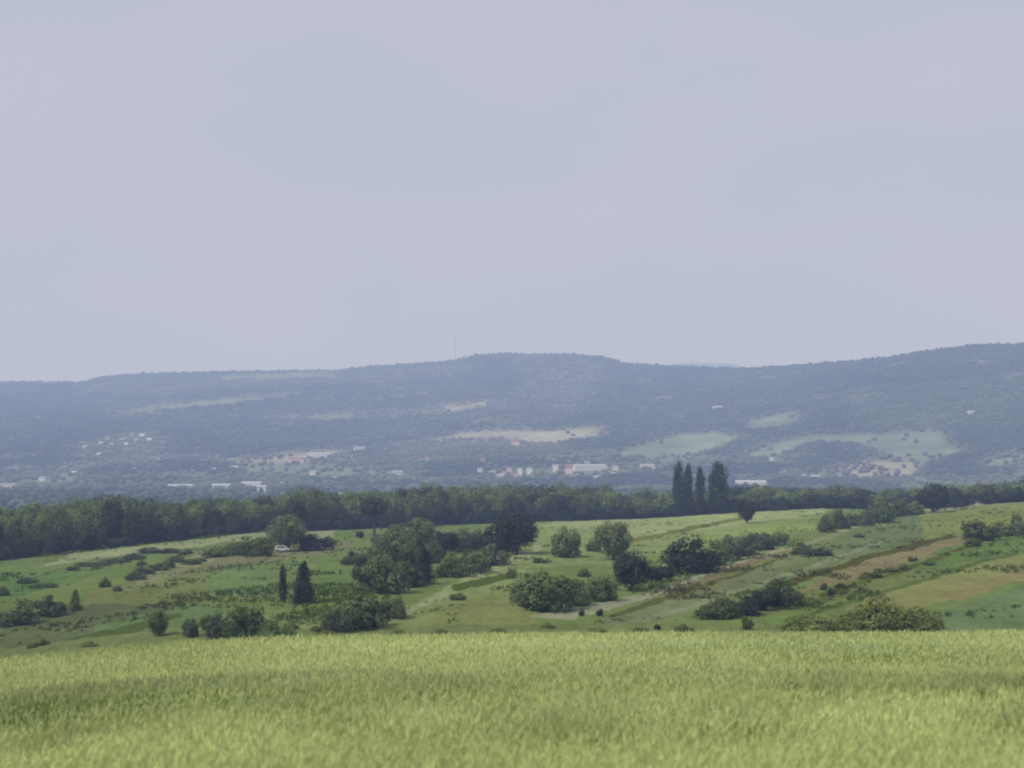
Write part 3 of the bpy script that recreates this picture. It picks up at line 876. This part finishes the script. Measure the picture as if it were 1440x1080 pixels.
def build_meadow():
    xs = np.linspace(-170, 170, 260); Ys = np.concatenate([np.linspace(-120, 10, 30), np.linspace(12, 109.5, 180)])
    X, YY = np.meshgrid(xs, Ys)
    Z = z_near(X, np.maximum(YY, 0)) 
    Z = np.where(YY < 0, z_near(X, np.zeros_like(YY)) - 0.02 * YY, Z)
    nz = fbm(X / 4, YY / 4, 91, 3)[..., None]
    C = alb((112, 122, 62)) * (1 + 0.25 * nz)
    mat = tint_material('meadow_soil', [0.5, 4], 0.2, bump=0.5, bump_scale=6, bump_dist=0.1)
    me = make_mesh('meadow_ground', np.stack([X, YY, Z], -1).reshape(-1, 3), [grid_faces(len(Ys), len(xs))], mat, C.reshape(-1, 3), smooth=True)
    link('meadow_ground', me, kind='structure', label='gently falling ground under the tall pale grass')

    # blades: spread evenly over the view fan so that nearer ground gets more of them
    n = 760000
    inv = rng.uniform(0, 1, n)
    Y = 14 * (112 / 14.0) ** inv
    Y = Y + rng.normal(0, 0.4, n)
    half = 0.47 * Y + 3.0
    x = rng.uniform(-1, 1, n) * half
    # gather the blades in loose tussocks
    tz = fbm(x / 0.55, Y / 0.55, 92, 2)
    z = z_near(x, Y)
    band = 0.85 * fbm(x / 7, Y / 6.0, 93, 4) + 0.25
    # dark green bands: shading of slopes facing away, painted into the blade colour
    wx_ = x + 1.2 * fbm(x / 3, Y / 3, 98, 3); wy_ = Y + 3 * fbm(x / 4, Y / 6, 99, 3)
    for (cx_, cy_, rx_, ry_, am_) in SWATHES:
        band = band - 2.1 * am_ * np.exp(-((wx_ - cx_) / rx_) ** 2 - ((wy_ - cy_) / ry_) ** 2)
    band = band + 0.45 * fbm(x / 1.6, Y / 2.2, 94, 3)
    band = band + 0.45 * sm((Y - 46) / 20)
    tick = sm((fbm(x / 0.45, Y / 0.9, 101, 3) - 0.30) / 0.2) * sm((fbm(x / 3.0, Y / 4, 102, 2) + 0.1) / 0.3)
    band = band - 0.9 * tick
    hgt = (0.62 - 0.12 * tick + 0.07 * tz + 0.08 * band) * rng.uniform(0.84, 1.13, n)
    tall = rng.uniform(0, 1, n) < 0.004
    hgt = np.where(tall, hgt * rng.uniform(1.2, 1.75, n), hgt)
    wid = (0.007 + 0.00028 * Y) * rng.uniform(0.7, 1.4, n)
    a = rng.uniform(0, 6.283, n)
    lean = rng.uniform(0.05, 0.6, n); ld = 0.5 + rng.normal(0, 1.6, n)   # wind leans the grass to the right
    lx = np.cos(ld) * lean; ly = np.sin(ld) * lean
    wx = np.cos(a) * wid; wy = np.sin(a) * wid
    P = np.stack([x, Y, z], 1)
    def pt(t, side):
        return P + np.stack([lx * t * t * hgt + side * wx * (1 - 0.35 * t), ly * t * t * hgt + side * wy * (1 - 0.35 * t),
                             hgt * t * (1 - 0.18 * lean * t) - 0.03], 1)
    v = [pt(0, -1), pt(0, 1), pt(0.5, -1), pt(0.5, 1)]
    tip = P + np.stack([lx * hgt, ly * hgt, hgt * (1 - 0.3 * lean)], 1)
    v.append(tip)
    co = np.stack(v, 1).reshape(-1, 3)
    b = np.arange(n)[:, None] * 5
    quads = b + np.array([[0, 1, 3, 2]]); tris = b + np.array([[2, 3, 4]])
    green = alb((146, 156, 98)); pale = alb((184, 188, 140)); deep = alb((102, 118, 48))
    f = np.clip(0.55 + 0.95 * band + rng.normal(0, 0.16, n), 0, 1)[:, None]
    c = np.where(f < 0.5, deep + (green - deep) * f * 2, green + (pale - green) * (f - 0.5) * 2)
    # a cooler, bluer tint in places
    cool = sm(fbm(x / 8 + 50, Y / 5, 97, 3) * 2)[:, None]
    c = c * (1 + cool * np.array([-0.10, 0.0, 0.22]))
    c = c * rng.uniform(0.9, 1.1, (n, 1))
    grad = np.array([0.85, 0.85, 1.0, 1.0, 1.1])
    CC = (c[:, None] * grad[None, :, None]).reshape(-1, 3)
    mat = leaf_material('meadow_grass', (1.25, 1.25, 1.25), var=0.08, trans=0.35, objvar=0)
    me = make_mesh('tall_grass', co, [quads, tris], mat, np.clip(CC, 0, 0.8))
    link('tall_grass', me, kind='stuff', label='tall pale yellow-green grass filling the foreground')

    # seed heads: slim drooping spindles on the taller stems
    m = 190000
    Y = 14 * (110 / 14.0) ** rng.uniform(0, 1, m); x = rng.uniform(-1, 1, m) * (0.47 * Y + 3)
    z = z_near(x, Y); band = fbm(x / 11, Y / 5, 93, 3)
    hh = 0.66 * rng.uniform(0.85, 1.25, m) + 0.08 * band
    wd = (0.009 + 0.00030 * Y) * rng.uniform(0.7, 1.3, m); ln = rng.uniform(0.09, 0.17, m) * (1 + Y / 140)
    ld = 0.5 + rng.normal(0, 1.6, m); le = rng.uniform(0.1, 0.8, m)
    ax = np.stack([np.cos(ld) * le, np.sin(ld) * le, np.sqrt(1 - le ** 2 * 0.9)], 1)
    a = rng.uniform(0, 6.283, m)
    sd = np.stack([np.cos(a), np.sin(a), 0 * a], 1) * wd[:, None]
    base = np.stack([x + ax[:, 0] * 0.12, Y + ax[:, 1] * 0.12, z + hh], 1)
    mid = base + ax * (ln * 0.4)[:, None]; tip = base + ax * ln[:, None]
    co = np.stack([base, mid + sd, tip, mid - sd], 1).reshape(-1, 3)
    faces = np.arange(m * 4).reshape(-1, 4)
    c = alb((164, 174, 116)) * rng.uniform(0.85, 1.12, (m, 1)) * (1 + 0.25 * band[:, None])
    for (cx_, cy_, rx_, ry_, am_) in SWATHES:
        c = c * (1 - 0.45 * am_ * np.exp(-((x - cx_) / rx_) ** 2 - ((Y - cy_) / ry_) ** 2))[:, None]
    me = make_mesh('grass_seed_heads', co, [faces], mat, np.clip(np.repeat(c, 4, 0), 0, 0.8))
    link('grass_seed_heads', me, kind='stuff', label='straw coloured seed heads over the tall foreground grass')


# ------------------------------------------------------------------ village
wallW = plain_material('white_render', (0.62, 0.63, 0.62), 0.85, 0.4)
wallP = plain_material('pink_render', (0.66, 0.53, 0.50), 0.85, 0.4)
wallC = plain_material('cream_render', (0.70, 0.66, 0.52), 0.85, 0.4)
roofR = plain_material('red_tiles', (0.26, 0.13, 0.10), 0.9, 1.0, 0.25)
roofG = plain_material('grey_roof', (0.30, 0.31, 0.33), 0.7, 1.0)
roofW = plain_material('pale_sheet_roof', (0.52, 0.55, 0.58), 0.5, 0.3)
glassM = plain_material('dark_window', (0.05, 0.06, 0.08), 0.2)


def box_v(x0, x1, y0, y1, z0, z1):
    return [(x0, y0, z0), (x1, y0, z0), (x1, y1, z0), (x0, y1, z0), (x0, y0, z1), (x1, y0, z1), (x1, y1, z1), (x0, y1, z1)]
BOXF = [(0, 3, 2, 1), (4, 5, 6, 7), (0, 1, 5, 4), (1, 2, 6, 5), (2, 3, 7, 6), (3, 0, 4, 7)]


def house_parts(w, d, h, rh, wall, roof, nwin, floors=1):
    me = bpy.data.meshes.new('wall')
    v = box_v(-w / 2, w / 2, -d / 2, d / 2, -2, h); f = list(BOXF)
    # gable ends
    v += [(-w / 2, 0, h + rh), (w / 2, 0, h + rh)]
    f = [q for i, q in enumerate(f) if i != 1] + [(4, 8, 7), (5, 6, 9)]
    f = [tuple(q) for q in f]
    me.from_pydata(v, [], f); me.materials.append(wall)
    ro = bpy.data.meshes.new('roof')
    o = 0.5; t = 0.25
    s = rh / (d / 2)
    prof = [(-d / 2 - o, h - o * s), (0, h + rh), (d / 2 + o, h - o * s)]
    v = []
    for X in (-w / 2 - o, w / 2 + o):
        for (y, z) in prof:
            v.append((X, y, z + 0.02)); v.append((X, y, z + t))
    n = 6
    f = [(1, 3, 3 + n, 1 + n), (3, 5, 5 + n, 3 + n), (0, n, n + 2, 2), (2, n + 2, n + 4, 4), (0, 1, 1 + n, n), (4, 4 + n, 5 + n, 5),
         (0, 2, 3, 1), (2, 4, 5, 3), (n, n + 1, n + 3, n + 2), (n + 2, n + 3, n + 5, n + 4)]
    ro.from_pydata(v, [], f); ro.materials.append(roof)
    wins = []
    for fl in range(floors):
        for i in range(nwin):
            X = (i + 0.5) / nwin * w - w / 2
            zz = 1.0 + fl * (h / floors)
            wm = bpy.data.meshes.new('window')
            wm.from_pydata(box_v(X - 0.6, X + 0.6, -d / 2 - 0.05, -d / 2 + 0.02, zz, zz + 1.4), [], BOXF); wm.materials.append(glassM)
            wins.append(wm)
    return me, ro, wins


def on_hill(px, py):
    us = np.linspace(0, 1, 1500)
    X, Y, Z = z_hill(np.full(1500, float(px)), us)
    q = HY - Z * F / Y
    m = np.where(q <= py)[0]; i = m[0] if len(m) else 1499
    return float(X[i]), float(Y[i]), float(Z[i])


def build_village():
    def put(name, cat, px, py, w, h, d, wall, roof, rh, label, group=None, nwin=0, floors=1, rot=None):
        x, Y, z = on_hill(px, py)
        sc = Y / F
        W = w * sc; H = h * sc
        me, ro, wins = house_parts(W, d, H * 0.68, H * 0.40 if rh is None else rh, wall, roof, nwin, floors)
        e = bpy.data.objects.new(name, None); COL.objects.link(e)
        e.location = (x, Y, z); e.rotation_euler = (0, 0, float(rng.uniform(-0.3, 0.3)) if rot is None else rot)
        e['label'] = label; e['category'] = cat
        if group:
            e['group'] = group
        link('wall', me, e); link('roof', ro, e)
        for wm in wins:
            link('window', wm, e)
        return e
    W_, P_, C_ = wallW, wallP, wallC
    big = [
        ('factory_building', 'building', 254, 689, 34, 9, 24, W_, roofW, 2, 'long white low building behind the left part of the tree belt', 8),
        ('factory_building', 'building', 311, 689, 24, 10, 20, W_, roofW, 2, 'white block building, second of the row behind the left tree belt', 5),
        ('factory_building', 'building', 355, 686, 28, 10, 22, W_, roofW, 2, 'wide white building, third of the row behind the left tree belt', 5),
        ('building', 'building', 368, 696, 12, 11, 12, W_, roofW, 1.5, 'small bright white building just above the tree belt at left', 2),
        ('factory_building', 'building', 10, 690, 30, 12, 20, P_, roofG, 2, 'pinkish long building at the far left edge of the valley', 4),
        ('factory_building', 'building', 828, 661, 48, 9, 26, W_, roofW, 2, 'largest white building of the village centre', 10),
        ('factory_building', 'building', 1056, 684, 42, 9, 24, W_, roofW, 2.5, 'bright white long building right of the poplars above the trees', 8),
        ('building', 'building', 1073, 689, 10, 12, 10, W_, roofW, 1, 'small glaring white annex at the foot of the long building by the poplars', 1),
        ('house', 'house', 725, 628, 11, 10, 10, P_, roofR, None, 'house with a big red roof on the pale meadow above the village', 2),
        ('building', 'building', 416, 650, 22, 7, 16, P_, roofR, 3, 'reddish roofed long building in the left pale meadow', 4),
        ('building', 'building', 448, 642, 30, 6, 14, W_, roofW, 2, 'long white building on the left meadow above the red roof', 5),
        ('building', 'building', 505, 636, 15, 9, 12, W_, roofG, 3, 'pale house with grey roof alone right of the left meadow', 2),
        ('building', 'building', 559, 671, 15, 10, 12, W_, roofG, 3, 'white flat building alone in the middle left of the valley', 2),
        ('apartment_block', 'building', 675, 668, 6, 13, 12, W_, roofG, 1, 'lone narrow white apartment block left of the village centre', 1),
        ('apartment_block', 'building', 732, 668, 6, 13, 12, W_, roofG, 1, 'left one of a pair of narrow white blocks', 1),
        ('apartment_block', 'building', 745, 668, 8, 14, 12, W_, roofG, 1, 'right, wider one of a pair of narrow white blocks', 1),
        ('house', 'house', 781, 663, 8, 12, 10, W_, roofW, 1, 'bright white tall house left of the pink house', 1),
        ('house', 'house', 800, 666, 10, 12, 10, P_, roofR, None, 'pink house between bright white house and the largest building', 1),
        ('house', 'house', 910, 662, 20, 9, 14, C_, roofG, None, 'pale house left of the poplars in the valley', 2),
        ('house', 'house', 1009, 577, 13, 7, 12, W_, roofW, 2, 'lone pale building high on the wooded hillside', 2),
        ('house', 'house', 1365, 584, 9, 7, 12, W_, roofW, 2, 'lone white house high on the right hillside', 1),
        ('house', 'house', 1146, 673, 12, 5, 10, W_, roofW, 1.5, 'small pale house above the trees right of the long bright building', 1),
    ]
    for b in big:
        put(b[0], b[1], b[2], b[3], b[4], b[5], b[6], b[7], b[8], b[9], b[10], nwin=b[11])
    for px, py in [(120, 632), (118, 626), (126, 638), (150, 620), (142, 626), (157, 628), (186, 614), (192, 622), (200, 616), (210, 622), (178, 628), (172, 622), (225, 652), (190, 664), (140, 642)]:
        put('house', 'house', px, py, rng.uniform(5, 8), rng.uniform(4, 6), 9, [W_, C_][int(rng.integers(2))], [roofR, roofG, roofW][int(rng.integers(3))], None,
            'tiny pale house in the hamlet on the left hillside', 'houses of the left hillside hamlet')
    for i in range(24):
        px = rng.normal(770, 95); py = rng.uniform(648, 676)
        put('house', 'house', px, py, rng.uniform(5, 9), rng.uniform(4.5, 7), 9, [W_, C_, P_][int(rng.integers(3))], [roofR, roofG, roofG][int(rng.integers(3))], None,
            'tiny hazy house in the village behind the middle of the tree belt', 'small houses of the village')
    for px, py in [(75, 668), (105, 668), (22, 662), (60, 676), (92, 684), (118, 682), (330, 660), (300, 664), (440, 668), (395, 684), (470, 676), (240, 676)]:
        put('house', 'house', px, py, rng.uniform(6, 9), rng.uniform(4, 6), 9, [W_, C_][int(rng.integers(2))], [roofR, roofG, roofW][int(rng.integers(3))], None,
            'tiny hazy house in the valley behind the left of the tree belt', 'small houses of the left valley')
    for px, py in [(1100, 668), (1118, 664), (1130, 672), (1160, 664), (1085, 650), (1200, 678), (1222, 676), (1180, 674), (1095, 676), (1045, 662), (1030, 670), (1300, 668)]:
        put('house', 'house', px, py, rng.uniform(6, 9), rng.uniform(4, 6), 9, [W_, C_][int(rng.integers(2))], [roofR, roofG, roofW][int(rng.integers(3))], None,
            'tiny hazy house in the valley behind the right of the tree belt', 'small houses of the right valley')


def build_mast():
    px = 640.0
    x, Y, z = z_hill(np.array([px]), np.array([0.995])); x, Y, z = float(x[0]), float(Y[0]), float(z[0])
    H = Y * (HY - 469) / F - z
    e = bpy.data.objects.new('radio_mast', None); COL.objects.link(e); e.location = (x, Y, z)
    e['label'] = 'faint slender lattice mast on the ridge left of the summit'; e['category'] = 'mast'
    steel = plain_material('mast_steel', (0.35, 0.36, 0.38), 0.6)
    def bars(segs, r, name):
        V, Fc = [], []
        for a, b in segs:
            a = np.array(a, float); b = np.array(b, float); d = b - a; d /= np.linalg.norm(d)
            u = np.cross(d, (0, 0, 1) if abs(d[2]) < 0.9 else (1, 0, 0)); u /= np.linalg.norm(u); w = np.cross(d, u)
            n = len(V)
            for p in (a, b):
                for k in range(4):
                    q = math.pi / 4 + k * math.pi / 2
                    V.append(tuple(p + r * (math.cos(q) * u + math.sin(q) * w)))
            Fc += [(n + k, n + (k + 1) % 4, n + 4 + (k + 1) % 4, n + 4 + k) for k in range(4)]
        me = bpy.data.meshes.new(name); me.from_pydata(V, [], Fc); me.materials.append(steel)
        link(name, me, e)
    legs = []; br = []
    def c(i, t):
        s = 3.2 * (1 - t) + 0.7 * t
        a = i * math.pi * 2 / 3
        return (s * math.cos(a), s * math.sin(a), t * H)
    for i in range(3):
        legs.append((c(i, -0.03), c(i, 1)))
    for k in range(14):
        for i in range(3):
            br.append((c(i, k / 14), c((i + 1) % 3, (k + 1) / 14))); br.append((c(i, (k + 1) / 14), c((i + 1) % 3, (k + 1) / 14)))
    bars(legs, 0.45, 'legs'); bars(br, 0.2, 'bracing')
    bars([((0, 0, H * 0.98), (0, 0, H * 1.07))], 0.5, 'antenna')


# ------------------------------------------------------------------ white van parked before the round tree
def build_van():
    x, Y = on_farm(400, 775)
    z = float(z_ground(x, Y - 4)); 
    white = plain_material('white_car_paint', (0.55, 0.56, 0.58), 0.35, 1, 0.03)
    rub = plain_material('tyre_rubber', (0.02, 0.02, 0.02), 0.9)
    e = bpy.data.objects.new('parked_van', None); COL.objects.link(e)
    e.location = (x, Y - 4, z + 0.1); e.rotation_euler = (0, 0, 0.12)
    e['label'] = 'small white vehicle parked at the foot of the round tree on the left hilltop'; e['category'] = 'van'
    prof = [(-2.1, 0.35), (2.1, 0.35), (2.15, 0.9), (1.45, 1.05), (0.85, 1.75), (-1.95, 1.8), (-2.12, 1.0)]
    V = []; n = len(prof)
    for sy, ins in ((-0.85, 0), (0.85, 0)):
        for (a, b) in prof:
            t = max(0, (b - 1.0)) * 0.14
            V.append((a, sy - math.copysign(t, sy), b))
    Fc = [tuple(range(n)), tuple(reversed(range(n, 2 * n)))] + [(i, i + n, (i + 1) % n + n, (i + 1) % n) for i in range(n)]
    me = bpy.data.meshes.new('body'); me.from_pydata(V, [], Fc); me.materials.append(white)
    link('body', me, e)
    for s in (-1, 1):
        me = bpy.data.meshes.new('side_window')
        y0 = s * 0.80; y1 = s * 0.765
        me.from_pydata([(-1.6, y0 + s * 0.05, 1.12), (1.05, y0 + s * 0.05, 1.12), (0.7, y1 + s * 0.02, 1.62), (-1.6, y1 + s * 0.02, 1.62)], [], [(0, 1, 2, 3)]); me.materials.append(glassM)
        link('side_window', me, e)
    for sx in (-1.35, 1.35):
        for s in (-0.82, 0.82):
            V, Fc = [], []
            for k in range(16):
                a = k * math.pi / 8
                V += [(sx + 0.34 * math.cos(a), s - 0.1, 0.34 + 0.34 * math.sin(a)), (sx + 0.34 * math.cos(a), s + 0.1, 0.34 + 0.34 * math.sin(a))]
            Fc = [(2 * k, 2 * k + 1, (2 * k + 3) % 32, (2 * k + 2) % 32) for k in range(16)] + [tuple(range(0, 32, 2)), tuple(range(31, 0, -2))]
            me = bpy.data.meshes.new('wheel'); me.from_pydata(V, [], Fc); me.materials.append(rub)
            link('wheel', me, e)


def build_sheds():
    for px, py, w, h, lab, roof, wall in [
            (1262, 716, 30, 8, 'low grey-roofed farm shed half hidden by the upper right hedge', roofG, wallC),
            (1353, 710, 8, 5, 'tiny pale hut at the foot of the trees on the right hilltop', roofG, wallC),
            (1372, 706, 20, 5, 'grey roofed shed among the trees on the right hilltop', roofG, wallC)]:
        Y = float(YT(px)) + 8
        x = (px - CX) / F * Y; z = float(z_ground(x, Y))
        top = Y * (HY - (py - h)) / F
        H = max(top - z, 2.5)
        me, ro, wins = house_parts(w * Y / F, 5, H * 0.72, H * 0.28, wall, roof, 2)
        e = bpy.data.objects.new('shed', None); COL.objects.link(e); e.location = (x, Y, z)
        e['label'] = lab; e['category'] = 'shed'
        link('wall', me, e); link('roof', ro, e)
        for wm in wins:
            link('window', wm, e)


# ------------------------------------------------------------------ haze, sky, sun, camera
def build_haze():
    V = box_v(-14000, 14000, -1500, 14000, -300, 900)
    me = bpy.data.meshes.new('haze'); me.from_pydata(V, [], BOXF)
    m, nt, out = new_mat('haze_air')
    sig = np.array([1.34e-4, 1.58e-4, 2.24e-4]); Linf = np.array([0.495, 0.53, 0.635])
    dens = 2.5e-4
    ab = N(nt, 'ShaderNodeVolumeAbsorption'); ab.inputs['Density'].default_value = dens
    ab.inputs['Color'].default_value = (*(1 - sig / dens), 1)
    em = N(nt, 'ShaderNodeEmission'); e = sig * Linf; k = e.max()  # glow of the air set as emission, standing in for scattered daylight
    em.inputs['Color'].default_value = (*(e / k), 1); em.inputs['Strength'].default_value = float(k)
    ad = N(nt, 'ShaderNodeAddShader')
    nt.links.new(ab.outputs[0], ad.inputs[0]); nt.links.new(em.outputs[0], ad.inputs[1]); nt.links.new(ad.outputs[0], out.inputs['Volume'])
    me.materials.append(m)
    link('haze', me, kind='stuff', label='thin blue haze filling the air over the valley')


SUN_DIR = np.array([-0.55, -0.50, 0.75]); SUN_DIR /= np.linalg.norm(SUN_DIR)


def build_light():
    elev = math.asin(SUN_DIR[2]); az = math.atan2(SUN_DIR[0], SUN_DIR[1])
    w = bpy.data.worlds.new('World'); scene.world = w; w.use_nodes = True
    nt = w.node_tree; nt.nodes.clear()
    out = N(nt, 'ShaderNodeOutputWorld'); bg = N(nt, 'ShaderNodeBackground')
    sky = N(nt, 'ShaderNodeTexSky', sky_type='NISHITA'); sky.sun_disc = False
    sky.sun_elevation = elev; sky.sun_rotation = az
    sky.air_density = 1.2; sky.dust_density = 6.0; sky.altitude = 200
    # thin even cloud veil over the blue
    tc = N(nt, 'ShaderNodeTexCoord')
    mp = N(nt, 'ShaderNodeMapping'); mp.inputs['Scale'].default_value = (1.0, 1.0, 2.2)
    nt.links.new(tc.outputs['Generated'], mp.inputs['Vector'])
    n1 = N(nt, 'ShaderNodeTexNoise'); n1.inputs['Scale'].default_value = 4.0; n1.inputs['Detail'].default_value = 5; n1.inputs['Roughness'].default_value = 0.45
    nt.links.new(mp.outputs[0], n1.inputs['Vector'])
    ramp = N(nt, 'ShaderNodeValToRGB')
    ramp.color_ramp.elements[0].position = 0.36; ramp.color_ramp.elements[0].color = (5.15, 5.5, 6.85, 1)
    ramp.color_ramp.elements[1].position = 0.64; ramp.color_ramp.elements[1].color = (5.95, 5.85, 6.95, 1)
    nt.links.new(n1.outputs['Fac'], ramp.inputs['Fac'])
    mix = N(nt, 'ShaderNodeMix', data_type='RGBA'); mix.inputs['Factor'].default_value = 0.88
    nt.links.new(sky.outputs[0], mix.inputs['A']); nt.links.new(ramp.outputs[0], mix.inputs['B'])
    nt.links.new(mix.outputs['Result'], bg.inputs['Color']); bg.inputs['Strength'].default_value = 0.10
    nt.links.new(bg.outputs[0], out.inputs['Surface'])
    s = bpy.data.lights.new('sun', 'SUN'); s.energy = 2.7; s.angle = math.radians(7); s.color = (1.0, 0.96, 0.88)
    so = bpy.data.objects.new('sun', s); COL.objects.link(so)
    from mathutils import Vector
    so.rotation_euler = Vector(SUN_DIR).to_track_quat('Z', 'Y').to_euler()
    so.location = (0, 0, 100)


def build_camera():
    c = bpy.data.cameras.new('camera'); o = bpy.data.objects.new('camera', c); COL.objects.link(o)
    c.sensor_width = 36; c.lens = 36 * F / 1440
    c.shift_y = (HY - 540) / 1440
    c.dof.use_dof = True; c.dof.focus_distance = 420; c.dof.aperture_fstop = 1.0
    c.clip_start = 0.1; c.clip_end = 40000
    o.location = (0, 0, 0); o.rotation_euler = (math.pi / 2, 0, 0)
    scene.camera = o


protos()
build_farmland()
build_hills()
build_far_woods()
build_mid_trees()
build_belt()
build_herbage()
build_meadow()
build_village()
build_mast()
build_van()
build_sheds()
build_haze()
build_light()
build_camera()

scene.view_settings.view_transform = 'Standard'
scene.view_settings.look = 'None'
scene.view_settings.exposure = 0
scene.cycles.max_bounces = 6
scene.cycles.diffuse_bounces = 3
scene.cycles.transparent_max_bounces = 8
scene.cycles.volume_bounces = 0
scene.cycles.filter_width = 2.2
